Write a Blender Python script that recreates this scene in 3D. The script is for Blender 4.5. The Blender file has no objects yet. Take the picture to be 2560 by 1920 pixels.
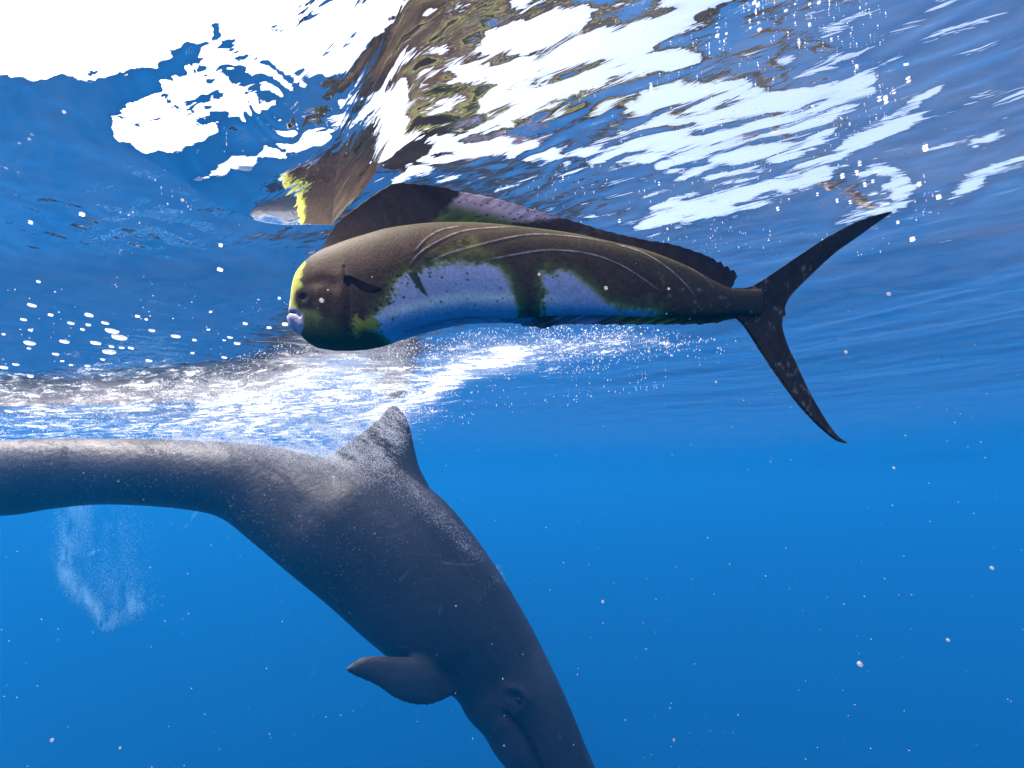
import bpy, math, random
import numpy as np
from mathutils import Vector, Matrix
R = math.radians
rng = np.random.default_rng(7)
random.seed(7)
scene = bpy.context.scene
C = scene.collection

# ---------------------------------------------------------------- camera
DEPTH = 0.45                      # the camera hangs 45 cm under the surface
PITCH = R(12)
F = 1236.0                        # focal length in pixels of the 2560 px wide photograph
cam_d = bpy.data.cameras.new('camera')
cam_d.sensor_width = 36
cam_d.lens = 36 * F / 2560
cam_d.clip_start = 0.02
cam_d.clip_end = 2000
cam = bpy.data.objects.new('camera', cam_d)
cam.location = (0, 0, -DEPTH)
cam.rotation_euler = (R(90) + PITCH, 0, 0)
C.objects.link(cam)
scene.camera = cam

# ---------------------------------------------------------------- light
SUN_EL, SUN_AZ = R(54), R(-84)   # high, to the left
world = bpy.data.worlds.new('World')
scene.world = world
world.use_nodes = True
wn = world.node_tree
bg = wn.nodes['Background']
sky = wn.nodes.new('ShaderNodeTexSky')
sky.sky_type = 'NISHITA'
sky.sun_disc = False
sky.sun_elevation = SUN_EL
sky.sun_rotation = SUN_AZ
sky.dust_density = 7.0
bg.inputs['Strength'].default_value = 0.15
wn.links.new(sky.outputs['Color'], bg.inputs['Color'])
sun_d = bpy.data.lights.new('sun', 'SUN')
sun_d.energy = 2.5
sun_d.angle = R(0.5)
sun_d.color = (1.0, 0.96, 0.9)
sun = bpy.data.objects.new('sun', sun_d)
sdir = Vector((math.sin(SUN_AZ) * math.cos(SUN_EL), math.cos(SUN_AZ) * math.cos(SUN_EL), math.sin(SUN_EL)))
sun.rotation_euler = sdir.to_track_quat('Z', 'Y').to_euler()
sun.location = (0, 0, 8)
C.objects.link(sun)

scene.view_settings.view_transform = 'Standard'
scene.view_settings.look = 'None'
scene.view_settings.exposure = 1.85
scene.view_settings.gamma = 1.0
cy = scene.cycles
cy.use_denoising = True
cy.max_bounces = 8
cy.diffuse_bounces = 2
cy.glossy_bounces = 3
cy.transmission_bounces = 4
cy.volume_bounces = 1
cy.transparent_max_bounces = 12
cy.volume_step_rate = 1.0
cy.sample_clamp_indirect = 6

# ---------------------------------------------------------------- helpers
def at_plane(px, py, Y):
    """points where the lines of sight through picture points meet the vertical plane y = Y"""
    px = np.asarray(px, float); py = np.asarray(py, float)
    u = (px - 1280) / F; v = (960 - py) / F
    ry = math.cos(PITCH) - v * math.sin(PITCH)
    rz = math.sin(PITCH) + v * math.cos(PITCH)
    t = Y / ry
    return np.stack([u * t, ry * t, rz * t - DEPTH], -1)

def at_surface(px, py, z=0.0):
    u = (px - 1280) / F; v = (960 - py) / F
    ry = math.cos(PITCH) - v * math.sin(PITCH)
    rz = math.sin(PITCH) + v * math.cos(PITCH)
    t = (DEPTH + z) / rz
    return np.array([u * t, ry * t, z])

def project(P):
    x, y, z = P[..., 0], P[..., 1], P[..., 2] + DEPTH
    fw = y * math.cos(PITCH) + z * math.sin(PITCH)
    up = -y * math.sin(PITCH) + z * math.cos(PITCH)
    fw = np.where(fw < 1e-3, 1e-3, fw)
    return 1280 + F * x / fw, 960 - F * up / fw, fw

def hash2(ix, iy, seed):
    n = (ix.astype(np.int64) * 374761393 + iy.astype(np.int64) * 668265263 + seed * 1442695041) & 0xffffffff
    n = ((n ^ (n >> 13)) * 1274126177) & 0xffffffff
    n = (n ^ (n >> 16)) & 0xffffffff
    return n / 4294967295.0

def vnoise(x, y, seed=0):
    """value noise in -1..1"""
    ix = np.floor(x); iy = np.floor(y)
    fx = x - ix; fy = y - iy
    fx = fx * fx * (3 - 2 * fx); fy = fy * fy * (3 - 2 * fy)
    a = hash2(ix, iy, seed); b = hash2(ix + 1, iy, seed)
    c = hash2(ix, iy + 1, seed); d = hash2(ix + 1, iy + 1, seed)
    return 2 * ((a * (1 - fx) + b * fx) * (1 - fy) + (c * (1 - fx) + d * fx) * fy) - 1

def fbm(x, y, seed=0, octs=4):
    s = 0; a = 1; tot = 0
    for k in range(octs):
        s = s + a * vnoise(x * 2 ** k, y * 2 ** k, seed + 17 * k); tot += a; a *= 0.5
    return s / tot

def sdf_poly(px, py, poly):
    """signed distance to a closed polygon, positive inside"""
    pts = np.array(poly, float)
    d = np.full(px.shape, 1e9); inside = np.zeros(px.shape, bool)
    n = len(pts)
    for i in range(n):
        a = pts[i]; b = pts[(i + 1) % n]
        e = b - a
        wx = px - a[0]; wy = py - a[1]
        t = np.clip((wx * e[0] + wy * e[1]) / (e @ e + 1e-9), 0, 1)
        d = np.minimum(d, (wx - e[0] * t) ** 2 + (wy - e[1] * t) ** 2)
        c = ((a[1] > py) != (b[1] > py)) & (px < (b[0] - a[0]) * (py - a[1]) / (b[1] - a[1] + 1e-12) + a[0])
        inside ^= c
    d = np.sqrt(d)
    return np.where(inside, d, -d)

def dist_line(px, py, line):
    pts = np.array(line, float)
    d = np.full(px.shape, 1e9); tt = np.zeros(px.shape)
    for i in range(len(pts) - 1):
        a = pts[i]; b = pts[i + 1]; e = b - a
        wx = px - a[0]; wy = py - a[1]
        t = np.clip((wx * e[0] + wy * e[1]) / (e @ e + 1e-9), 0, 1)
        q = (wx - e[0] * t) ** 2 + (wy - e[1] * t) ** 2
        tt = np.where(q < d, (i + t) / (len(pts) - 1), tt)
        d = np.minimum(d, q)
    return np.sqrt(d), tt

def sstep(a, b, x):
    t = np.clip((x - a) / (b - a), 0, 1)
    return t * t * (3 - 2 * t)

def catmull(pts, n):
    """smooth resampling of a polyline at n points, even in arc length"""
    p = np.array(pts, float)
    p = np.vstack([2 * p[0] - p[1], p, 2 * p[-1] - p[-2]])
    out = []
    for i in range(1, len(p) - 2):
        for t in np.linspace(0, 1, 24, endpoint=False):
            a, b, c, d = p[i - 1], p[i], p[i + 1], p[i + 2]
            out.append(0.5 * ((2 * b) + (-a + c) * t + (2 * a - 5 * b + 4 * c - d) * t * t + (-a + 3 * b - 3 * c + d) * t ** 3))
    out.append(p[-2]); out = np.array(out)
    s = np.r_[0, np.cumsum(np.linalg.norm(np.diff(out, axis=0), axis=1))]
    q = np.linspace(0, s[-1], n)
    return np.stack([np.interp(q, s, out[:, k]) for k in range(out.shape[1])], -1)

def mesh_from(name, V, faces, mat=None, parent=None, smooth=True, colors=None, link=True):
    me = bpy.data.meshes.new(name)
    V = np.asarray(V, np.float32); faces = np.asarray(faces, np.int32)
    k = faces.shape[1]
    me.vertices.add(len(V)); me.vertices.foreach_set('co', V.ravel())
    me.loops.add(faces.size); me.loops.foreach_set('vertex_index', faces.ravel())
    me.polygons.add(len(faces))
    me.polygons.foreach_set('loop_start', np.arange(0, faces.size, k, dtype=np.int32))
    me.polygons.foreach_set('loop_total', np.full(len(faces), k, np.int32))
    me.update(calc_edges=True); me.validate()
    if smooth:
        me.polygons.foreach_set('use_smooth', np.ones(len(me.polygons), bool))
    if colors is not None:
        a = me.attributes.new('pigment', 'FLOAT_COLOR', 'POINT')
        col = np.ones((len(V), 4), np.float32); col[:, :colors.shape[1]] = colors
        a.data.foreach_set('color', col.ravel())
    if mat: me.materials.append(mat)
    o = bpy.data.objects.new(name, me)
    if link: C.objects.link(o)
    if parent: o.parent = parent
    return o

def grid_faces(nu, nv, wrap_v=False, wrap_u=False, off=0):
    i = np.arange(nu if wrap_u else nu - 1)[:, None]; j = np.arange(nv if wrap_v else nv - 1)[None, :]
    i2 = (i + 1) % nu; j2 = (j + 1) % nv
    f = np.stack([i * nv + j, i2 * nv + j, i2 * nv + j2, i * nv + j2], -1).reshape(-1, 4)
    return f + off

def tag(o, label=None, cat=None, group=None, kind=None):
    if label: o['label'] = label
    if cat: o['category'] = cat
    if group: o['group'] = group
    if kind: o['kind'] = kind
    return o

def empty(name, loc=(0, 0, 0)):
    o = bpy.data.objects.new(name, None); o.location = loc; C.objects.link(o); return o

def keep_world(o):
    o.matrix_parent_inverse = o.parent.matrix_basis.inverted()

def new_mat(name):
    m = bpy.data.materials.new(name); m.use_nodes = True
    nt = m.node_tree; nt.nodes.clear()
    out = nt.nodes.new('ShaderNodeOutputMaterial')
    return m, nt, out

def N(nt, t, **kw):
    n = nt.nodes.new(t)
    for k, v in kw.items():
        if k == 'op': n.operation = v
        elif k == 'inp':
            for kk, vv in v.items(): n.inputs[kk].default_value = vv
        else: setattr(n, k, v)
    return n

# ================================================================= WATER SURFACE
LEVEL = {}
def level(x, y):
    """height of the water at a place"""
    rr = math.hypot(x, y); ph = math.atan2(x, y)
    i = min(np.searchsorted(LEVEL['r'], rr), len(LEVEL['r']) - 1); j = min(np.searchsorted(LEVEL['phi'], ph), len(LEVEL['phi']) - 1)
    return float(LEVEL['H'][i, j])

def on_surface(px, py, below):
    z = 0.0
    for _ in range(4):
        p = at_surface(px, py, z); z = level(p[0], p[1]) - below
    return at_surface(px, py, z)

def build_water():
    # polar net round the camera: fine ahead, coarser behind
    ph_f = np.linspace(-66, 66, 1250)
    ph_b = np.linspace(66, 294, 110)[1:-1]
    phi = np.radians(np.r_[ph_f, ph_b])
    r = np.r_[np.geomspace(0.08, 0.3, 40, endpoint=False), np.geomspace(0.3, 1.5, 420, endpoint=False), np.geomspace(1.5, 6, 190, endpoint=False), np.geomspace(6, 148, 90)]
    RR, PH = np.meshgrid(r, phi, indexing='ij')
    X = RR * np.sin(PH); Y = RR * np.cos(PH)
    px, py, fw = project(np.stack([X, Y, 0 * X], -1))
    front = (fw > 0.02) & (np.abs(PH) < R(66))
    far = np.clip(RR / 5.0, 0, 1)

    # ---- slopes (gx, gy) and height of the sum of many small waves
    gx = np.zeros_like(X); gy = np.zeros_like(X); H = np.zeros_like(X)
    rr = np.random.default_rng(11)
    wx = X + 0.12 * fbm(X * 1.3, Y * 1.3, 5, 3); wy = Y + 0.12 * fbm(X * 1.3 + 9, Y * 1.3, 6, 3)
    right = sstep(-0.1, 0.9, X + 0.1 * Y)
    def waves(n, lam0, lam1, slope, ang, spread, w):
        nonlocal gx, gy, H
        for _ in range(n):
            lam = math.exp(rr.uniform(math.log(lam0), math.log(lam1)))
            k = 2 * math.pi / lam; a = R(ang + rr.normal() * spread)
            s = slope / math.sqrt(n) * rr.uniform(0.6, 1.4); p = rr.uniform(0, 6.28)
            kx, ky = k * math.cos(a), k * math.sin(a)
            # waves finer than the net fade out with distance
            q = np.clip(lam / (RR * 0.010 + 1e-6) - 1, 0, 1)
            th = kx * wx + ky * wy + p
            gx += w * q * s * np.cos(th) * math.cos(a); gy += w * q * s * np.cos(th) * math.sin(a)
            H += w * q * s / k * np.sin(th)
    one = np.ones_like(X)
    near = sstep(1.3, .5, RR)
    waves(8, 1.6, 5.0, 0.06, 60, 40, one)
    waves(18, 0.25, 0.9, 0.075, 44, 16, right)
    waves(18, 0.25, 0.9, 0.035, 76, 12, 1 - right)
    waves(26, 0.06, 0.18, 0.075, 44, 16, right)
    waves(26, 0.06, 0.18, 0.06, 70, 14, (1 - right) * (.35 + .65 * near))
    waves(26, 0.018, 0.05, 0.11, 58, 14, .12 + .88 * near)
    waves(14, 0.03, 0.1, 0.04, 120, 30, one)
    still = .05 + .95 * sstep(3.8, 1.4, RR); gx *= still; gy *= still
    H *= 1.0
    # a smooth trough hanging down in front of the fish's head
    az = np.where(Y > .02, X / np.maximum(Y, .02), 9)
    across = sstep(-1.05, -.50, az) * np.interp(az, [-.40, -.33, -.265, -.22], [1, .62, .12, 0])
    dy0 = (Y - .55) / np.where(Y > .55, .045, .27)
    trough = across * np.exp(-dy0 ** 2)
    H = H * (1 - .8 * trough) - .135 * trough
    px, py, fw = project(np.stack([X, Y, H], -1))
    front = (fw > 0.02) & (np.abs(PH) < R(66))
    LEVEL.update(r=r, phi=phi, H=H)
    # ---- rings left by falling drops
    for (cx, cy_, s, k) in [(690, 262, .030, 1), (1235, 470, .022, .8), (697, 508, .024, 1.2), (925, 730, .04, .6), (860, 700, .03, .6),
                            (640, 815, .05, .6), (200, 560, .1, .5), (1960, 180, .12, .7), (1010, 560, .03, .8), (1480, 450, .03, .6), (350, 590, .09, .4), (790, 640, .05, .7)]:
        c = on_surface(cx, cy_, 0)
        dx = X - c[0]; dy = Y - c[1]; d = np.hypot(dx, dy) + 1e-6
        A = k * 0.28 * np.clip(.7 + .9 * fbm(X * 30, Y * 30, 8, 2), 0, 1.3) * np.exp(-(d / s) ** 2) * np.sin(d / s * 15)
        gx += A * dx / d; gy += A * dy / d

    # ---- big facets: where the surface leans enough to open towards the sky
    el = np.arctan2(DEPTH + H, RR)
    need = R(41.4) - el
    nx = px + 26 * fbm(px / 150 + 3, py / 60, 21, 4) + 10 * fbm((px + py) / 40, (py - .5 * px) / 16, 22, 3)
    ny = py + 20 * fbm(px / 170, py / 70 + 5, 23, 4) + 9 * fbm((px + py) / 46, (py - .5 * px) / 14, 24, 3)
    polys = [
        ([(-400, -400), (560, -400), (560, 60), (530, 100), (430, 140), (310, 190), (220, 205), (110, 205), (40, 190), (-400, 150)], 1.6),
        ([(285, 285), (340, 255), (430, 200), (545, 95), (580, -400), (1030, -400), (1000, 40), (940, 110), (850, 190), (770, 215), (640, 280), (520, 320), (440, 370), (380, 385), (300, 360), (300, 320)], .55),
        ([(490, 455), (560, 400), (650, 380), (760, 320), (860, 250), (960, 230), (930, 300), (860, 330), (740, 380), (640, 400), (560, 430)], .35),
        ([(1120, 175), (1200, 110), (1270, 30), (1400, -50), (1500, 10), (1470, 70), (1560, 55), (1760, -40), (1900, -60), (1790, 30), (1640, 100), (1760, 135), (1700, 165), (1560, 200), (1420, 230), (1300, 300), (1200, 330), (1190, 270), (1230, 210), (1130, 215)], .85),
        ([(985, 452), (1040, 410), (1100, 350), (1190, 320), (1260, 345), (1400, 380), (1540, 330), (1640, 300), (1560, 270), (1620, 235), (1860, 215), (1960, 240), (2190, 190), (2180, 240), (2080, 300), (2060, 360), (1960, 400), (1840, 440), (1700, 430), (1590, 400), (1470, 415), (1300, 395), (1160, 385), (1080, 430)], .35),
        ([(1590, 568), (1640, 520), (1760, 470), (1870, 445), (1980, 430), (2100, 370), (2230, 270), (2350, 215), (2300, 280), (2200, 350), (2120, 400), (2060, 450), (1960, 490), (1830, 530), (1700, 562)], .95),
        ([(2170, 420), (2230, 425), (2290, 465), (2270, 510), (2200, 540), (2110, 550), (2150, 520), (2230, 490), (2210, 450), (2160, 440)], .6),
        ([(2330, 515), (2400, 470), (2480, 420), (2600, 370), (2900, 300), (2900, 330), (2600, 400), (2480, 455), (2400, 500)], .35),
        ([(2420, 360), (2480, 330), (2530, 310), (2480, 345)], .3),
    ]
    M = np.full(X.shape, -3.0)
    for pl, gain in polys:
        sd = sdf_poly(nx, ny, pl)
        M = np.maximum(M, np.where(sd > 0, np.minimum(sd / 22, gain), sd / 14))
    strk = fbm((px * .92 - py * .39) / 120, (py * .92 + px * .39) / 17, 26, 4)
    M = M + np.where(M > -1, .55 * strk + .25 * vnoise((px * .92 - py * .39) / 50, (py * .92 + px * .39) / 7, 27), 0)
    M = np.clip(M, -3, 1.6)
    fw_ = sstep(R(65), R(54), np.abs((PH + math.pi) % (2 * math.pi) - math.pi)) * front
    M = M * fw_ + (1 - fw_) * (-3 + 3.2 * sstep(R(24), R(40), el) + .8 * strk)
    corridor = sstep(640, 760, px) * sstep(1260, 1120, px)
    closed = np.minimum(0.0, need - R(10) + R(6.5) * corridor)
    lean = np.where(M > -1, need + R(9) * M, need - R(9)); lean = np.where(need < R(9), np.maximum(lean, closed), lean)
    w = sstep(-2.4, -0.9, M)
    lean = closed * (1 - w) + lean * w
    lean = lean + R(10) * sstep(900, 560, px) * sstep(600, 690, py) * sstep(1090, 1020, py) * front
    lean = np.where(RR > 4, 0, lean)
    # keep the patches from being broken up everywhere: calmer where they are deep
    calm = 1 + .25 * sstep(-1.5, -.2, M) - 0.6 * sstep(0.7, 1.4, M)
    ux, uy = np.sin(PH), np.cos(PH)
    t = np.tan(np.clip(lean, -0.45, 0.75))
    # the trough's skin mirrors the flank of the fish that swims behind it
    tr_ = sstep(.03, .12, trough) * sstep(-12, 14, sdf_poly(px + 14 * strk, py + 16 * strk, [(630, 490), (700, 432), (770, 398), (860, 335), (950, 235), (1060, 180), (1040, 330), (985, 475), (860, 600), (700, 620), (630, 580)]))
    aim = -.085 - .15 * (560 - py) / 230
    beta = np.arctan2(H - aim, np.maximum(.655 - Y, .03))
    calm = calm * (1 - .5 * tr_); t = t * (1 - tr_) + np.tan(np.clip((beta - el) / 2, -.35, .2)) * tr_
    nxv = -gx * calm + t * ux - .20 * tr_ * sstep(-.34, -.56, az); nyv = -gy * calm + t * uy
    nrm = np.stack([nxv, nyv, np.ones_like(nxv)], -1)
    nrm /= np.linalg.norm(nrm, axis=-1, keepdims=True)

    # ---- foam: how much of it lies on the water
    fx = px + 60 * fbm(px / 260, py / 120, 31, 3); fy = py + 30 * fbm(px / 200, py / 90, 32, 3)
    foam = np.zeros_like(X)
    def fo(poly, soft, amt):
        nonlocal foam
        foam = np.maximum(foam, amt * sstep(-soft, soft, sdf_poly(fx, fy, poly)))
    fo([(-200, 930), (0, 930), (420, 910), (700, 880), (1000, 870), (1200, 810), (1560, 820), (1700, 860), (1560, 900), (1300, 940), (1120, 990), (1050, 1060), (800, 1180), (-200, 1180), (-200, 1080)], 70, .66)
    fo([(860, 1060), (1000, 960), (1150, 880), (1300, 850), (1420, 870), (1330, 920), (1150, 960), (1040, 1010), (960, 1090)], 60, 1.25)
    fo([(420, 1010), (560, 930), (760, 900), (960, 900), (1020, 960), (900, 1040), (600, 1100), (400, 1100)], 60, .86)
    fo([(1250, 340), (1500, 330), (1700, 250), (1950, 220), (2150, 250), (2050, 380), (1850, 440), (1500, 420), (1200, 420)], 60, .30)
    fo([(2140, 430), (2220, 420), (2290, 470), (2200, 540), (2120, 555)], 25, .3)
    foam = np.where(front, foam, 0) * fw_

    V = np.stack([X, Y, H], -1).reshape(-1, 3)
    # keep the water level over the whole sheet, drop nothing below a diving whale
    c0 = len(V)
    V = np.vstack([V, [[0, 0, float(H[0].mean())]]])
    nv = len(phi); nr = len(r)
    f = grid_faces(nr, nv, wrap_v=True)[:, ::-1]
    me = bpy.data.meshes.new('water_surface')
    me.vertices.add(len(V)); me.vertices.foreach_set('co', V.astype(np.float32).ravel())
    tri = np.stack([np.arange(nv), (np.arange(nv) + 1) % nv, np.full(nv, c0)], -1)[:, ::-1]
    loops = np.r_[f.ravel(), tri.ravel()].astype(np.int32)
    me.loops.add(len(loops)); me.loops.foreach_set('vertex_index', loops)
    me.polygons.add(len(f) + len(tri))
    me.polygons.foreach_set('loop_start', np.r_[np.arange(len(f)) * 4, len(f) * 4 + np.arange(len(tri)) * 3].astype(np.int32))
    me.polygons.foreach_set('loop_total', np.r_[np.full(len(f), 4), np.full(len(tri), 3)].astype(np.int32))
    me.update(calc_edges=True)
    me.polygons.foreach_set('use_smooth', np.ones(len(me.polygons), bool))
    a = me.attributes.new('ripple', 'FLOAT_VECTOR', 'POINT')
    a.data.foreach_set('vector', np.vstack([nrm.reshape(-1, 3), [[0, 0, 1]]]).astype(np.float32).ravel())
    a = me.attributes.new('foam', 'FLOAT', 'POINT')
    a.data.foreach_set('value', np.r_[foam.ravel(), 0].astype(np.float32))
    a = me.attributes.new('chop', 'FLOAT', 'POINT')
    a.data.foreach_set('value', np.r_[(sstep(4.0, 1.2, RR)).ravel(), 1].astype(np.float32))
    foam_glare = (.004 + .03 * sstep(900, 1900, px) * sstep(900, 300, py) + .22 * sstep(.25, 1.25, foam)) * fw_ * sstep(6, 2, RR) + .006 * sstep(8, 3, RR)  # foam wash, plus whitish glare painted onto the upper right surface
    a = me.attributes.new('foam_glare', 'FLOAT', 'POINT')
    a.data.foreach_set('value', np.r_[foam_glare.ravel(), 0].astype(np.float32))
    if me.polygons[1000].normal.z < 0:
        me.flip_normals()
    me.materials.append(mat_water())
    o = bpy.data.objects.new('water_surface', me); C.objects.link(o)
    tag(o, kind='structure')
    return o

def mat_water():
    m, nt, out = new_mat('sea surface')
    L = nt.links.new
    geo = N(nt, 'ShaderNodeNewGeometry')
    at = N(nt, 'ShaderNodeAttribute', attribute_name='ripple')
    # turn the wave normal to the side the ray comes from
    sgn = N(nt, 'ShaderNodeMath', op='MULTIPLY_ADD', inp={1: -2.0, 2: 1.0}); L(geo.outputs['Backfacing'], sgn.inputs[0])
    flip = N(nt, 'ShaderNodeVectorMath', op='SCALE'); L(at.outputs['Vector'], flip.inputs[0]); L(sgn.outputs[0], flip.inputs['Scale'])
    mp = N(nt, 'ShaderNodeMapping', vector_type='TEXTURE', inp={'Scale': (.07, .018, .05), 'Rotation': (0, 0, R(-32))}); L(geo.outputs['Position'], mp.inputs[0])
    nz = N(nt, 'ShaderNodeTexNoise', inp={'Scale': 1.0, 'Detail': 3.0, 'Distortion': 0.8}); L(mp.outputs[0], nz.inputs['Vector'])
    bp = N(nt, 'ShaderNodeBump', inp={'Strength': 1.0, 'Distance': 0.0016}); L(nz.outputs['Fac'], bp.inputs['Height']); L(flip.outputs[0], bp.inputs['Normal'])
    ch = N(nt, 'ShaderNodeAttribute', attribute_name='chop'); L(ch.outputs['Fac'], bp.inputs['Strength'])
    fr = N(nt, 'ShaderNodeFresnel', inp={'IOR': 1.333}); L(bp.outputs[0], fr.inputs['Normal'])
    tr = N(nt, 'ShaderNodeBsdfTransparent')
    gl = N(nt, 'ShaderNodeBsdfGlossy', inp={'Roughness': 0.0, 'Color': (1, 1, 1, 1)}); L(bp.outputs[0], gl.inputs['Normal'])
    mx = N(nt, 'ShaderNodeMixShader'); L(fr.outputs[0], mx.inputs[0]); L(tr.outputs[0], mx.inputs[1]); L(gl.outputs[0], mx.inputs[2])
    # foam: torn lacework of bubbles
    fa = N(nt, 'ShaderNodeAttribute', attribute_name='foam')
    mp2 = N(nt, 'ShaderNodeMapping', vector_type='TEXTURE', inp={'Scale': (.26, .12, .12), 'Rotation': (0, 0, R(-34))}); L(geo.outputs['Position'], mp2.inputs[0])
    n1 = N(nt, 'ShaderNodeTexNoise', inp={'Scale': 1.0, 'Detail': 7.0, 'Roughness': 0.68, 'Distortion': 1.4}); L(mp2.outputs[0], n1.inputs['Vector'])
    mp3 = N(nt, 'ShaderNodeMapping', vector_type='TEXTURE', inp={'Scale': (.016, .009, .012), 'Rotation': (0, 0, R(-34))}); L(geo.outputs['Position'], mp3.inputs[0])
    vo = N(nt, 'ShaderNodeTexVoronoi', inp={'Scale': 1.0, 'Randomness': 1.0}); L(mp3.outputs[0], vo.inputs['Vector'])
    s1 = N(nt, 'ShaderNodeMath', op='MULTIPLY_ADD', inp={1: 0.22, 2: -0.11}); L(vo.outputs['Distance'], s1.inputs[0])
    s2 = N(nt, 'ShaderNodeMath', op='SUBTRACT'); L(n1.outputs['Fac'], s2.inputs[0]); L(s1.outputs[0], s2.inputs[1])
    s3 = N(nt, 'ShaderNodeMath', op='MULTIPLY_ADD', inp={1: 0.38, 2: -0.70}); L(fa.outputs['Fac'], s3.inputs[0])
    s4 = N(nt, 'ShaderNodeMath', op='ADD'); L(s2.outputs[0], s4.inputs[0]); L(s3.outputs[0], s4.inputs[1])
    s5 = N(nt, 'ShaderNodeMath', op='MULTIPLY', use_clamp=True, inp={1: 4.5}); L(s4.outputs[0], s5.inputs[0])
    # patches of thin and thick froth
    mp4 = N(nt, 'ShaderNodeMapping', vector_type='TEXTURE', inp={'Scale': (.16, .075, .05), 'Rotation': (0, 0, R(-30))}); L(geo.outputs['Position'], mp4.inputs[0])
    n4 = N(nt, 'ShaderNodeTexNoise', inp={'Scale': 1.0, 'Detail': 5.0, 'Roughness': .7, 'Distortion': 1.0}); L(mp4.outputs[0], n4.inputs['Vector'])
    r4 = N(nt, 'ShaderNodeMapRange', inp={1: .43, 2: .60, 3: .04, 4: 1.0}); L(n4.outputs['Fac'], r4.inputs[0])
    s6a = N(nt, 'ShaderNodeMath', op='MULTIPLY'); L(s5.outputs[0], s6a.inputs[0]); L(r4.outputs[0], s6a.inputs[1])
    va = N(nt, 'ShaderNodeAttribute', attribute_name='foam_glare')
    r5 = N(nt, 'ShaderNodeMapRange', inp={1: .3, 2: .7, 3: .4, 4: 1.5}); L(n4.outputs['Fac'], r5.inputs[0])
    vm = N(nt, 'ShaderNodeMath', op='MULTIPLY'); L(va.outputs['Fac'], vm.inputs[0]); L(r5.outputs[0], vm.inputs[1])
    s6 = N(nt, 'ShaderNodeMath', op='ADD', use_clamp=True); L(s6a.outputs[0], s6.inputs[0]); L(vm.outputs[0], s6.inputs[1])
    df = N(nt, 'ShaderNodeBsdfDiffuse', inp={'Color': (.6, .63, .67, 1)})
    tl = N(nt, 'ShaderNodeBsdfTranslucent', inp={'Color': (.66, .68, .71, 1)})
    fm = N(nt, 'ShaderNodeMixShader', inp={0: 0.7}); L(df.outputs[0], fm.inputs[1]); L(tl.outputs[0], fm.inputs[2])
    m2 = N(nt, 'ShaderNodeMixShader'); L(s6.outputs[0], m2.inputs[0]); L(mx.outputs[0], m2.inputs[1]); L(fm.outputs[0], m2.inputs[2])
    L(m2.outputs[0], out.inputs['Surface'])
    return m

build_water()

# ================================================================= WATER BODY (the air of this place is sea water)
def build_haze():
    x, y0, y1, z0, z1 = 150, -80, 155, -80, 0.45
    V = [(-x, y0, z0), (x, y0, z0), (x, y1, z0), (-x, y1, z0), (-x, y0, z1), (x, y0, z1), (x, y1, z1), (-x, y1, z1)]
    Fc = [(0, 3, 2, 1), (4, 5, 6, 7), (0, 1, 5, 4), (1, 2, 6, 5), (2, 3, 7, 6), (3, 0, 4, 7)]
    m, nt, out = new_mat('sea water haze')
    v = N(nt, 'ShaderNodeVolumePrincipled')
    v.inputs['Color'].default_value = (0.007, 0.165, 0.465, 1)
    v.inputs['Density'].default_value = 0.045
    v.inputs['Anisotropy'].default_value = 0.1
    v.inputs['Absorption Color'].default_value = (0, 0, 0, 1)
    nt.links.new(v.outputs[0], out.inputs['Volume'])
    o = mesh_from('haze', V, Fc, m, smooth=False)
    tag(o, kind='stuff')
    return o
build_haze()

# ================================================================= WHALE
def px(l, s=1.1573):
    return [(a * s, b * s) for a, b in l]

WY = 2.7
def mat_whale():
    m, nt, out = new_mat('dark whale skin'); L = nt.links.new
    b = N(nt, 'ShaderNodeBsdfPrincipled', inp={'Roughness': 0.42, 'IOR': 1.2})
    tc = N(nt, 'ShaderNodeTexCoord')
    n1 = N(nt, 'ShaderNodeTexNoise', inp={'Scale': 3.0, 'Detail': 6.0, 'Roughness': .6}); L(tc.outputs['Object'], n1.inputs['Vector'])
    cr = N(nt, 'ShaderNodeValToRGB'); L(n1.outputs['Fac'], cr.inputs[0])
    cr.color_ramp.elements[0].position = .3; cr.color_ramp.elements[0].color = (.036, .033, .037, 1)
    cr.color_ramp.elements[1].position = .75; cr.color_ramp.elements[1].color = (.080, .072, .078, 1)
    at = N(nt, 'ShaderNodeAttribute', attribute_name='pigment')
    mul = N(nt, 'ShaderNodeMix', data_type='RGBA', blend_type='MULTIPLY', inp={0: 1.0}); L(cr.outputs[0], mul.inputs[6]); L(at.outputs['Color'], mul.inputs[7])
    # pale flecks
    n3 = N(nt, 'ShaderNodeTexNoise', inp={'Scale': 90.0, 'Detail': 3.0, 'Roughness': .7}); L(tc.outputs['Object'], n3.inputs['Vector'])
    c3 = N(nt, 'ShaderNodeMapRange', inp={1: .64, 2: .78, 3: 0, 4: .5}); L(n3.outputs['Fac'], c3.inputs[0])
    m3 = N(nt, 'ShaderNodeMix', data_type='RGBA', inp={7: (.3, .3, .31, 1)}); L(c3.outputs[0], m3.inputs[0]); L(mul.outputs[2], m3.inputs[6])
    L(m3.outputs[2], b.inputs['Base Color'])
    n2 = N(nt, 'ShaderNodeTexNoise', inp={'Scale': 28.0, 'Detail': 6.0, 'Roughness': .65}); L(tc.outputs['Object'], n2.inputs['Vector'])
    bp = N(nt, 'ShaderNodeBump', inp={'Strength': .5, 'Distance': .012}); L(n2.outputs['Fac'], bp.inputs['Height']); L(bp.outputs[0], b.inputs['Normal'])
    L(b.outputs[0], out.inputs['Surface'])
    return m

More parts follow.
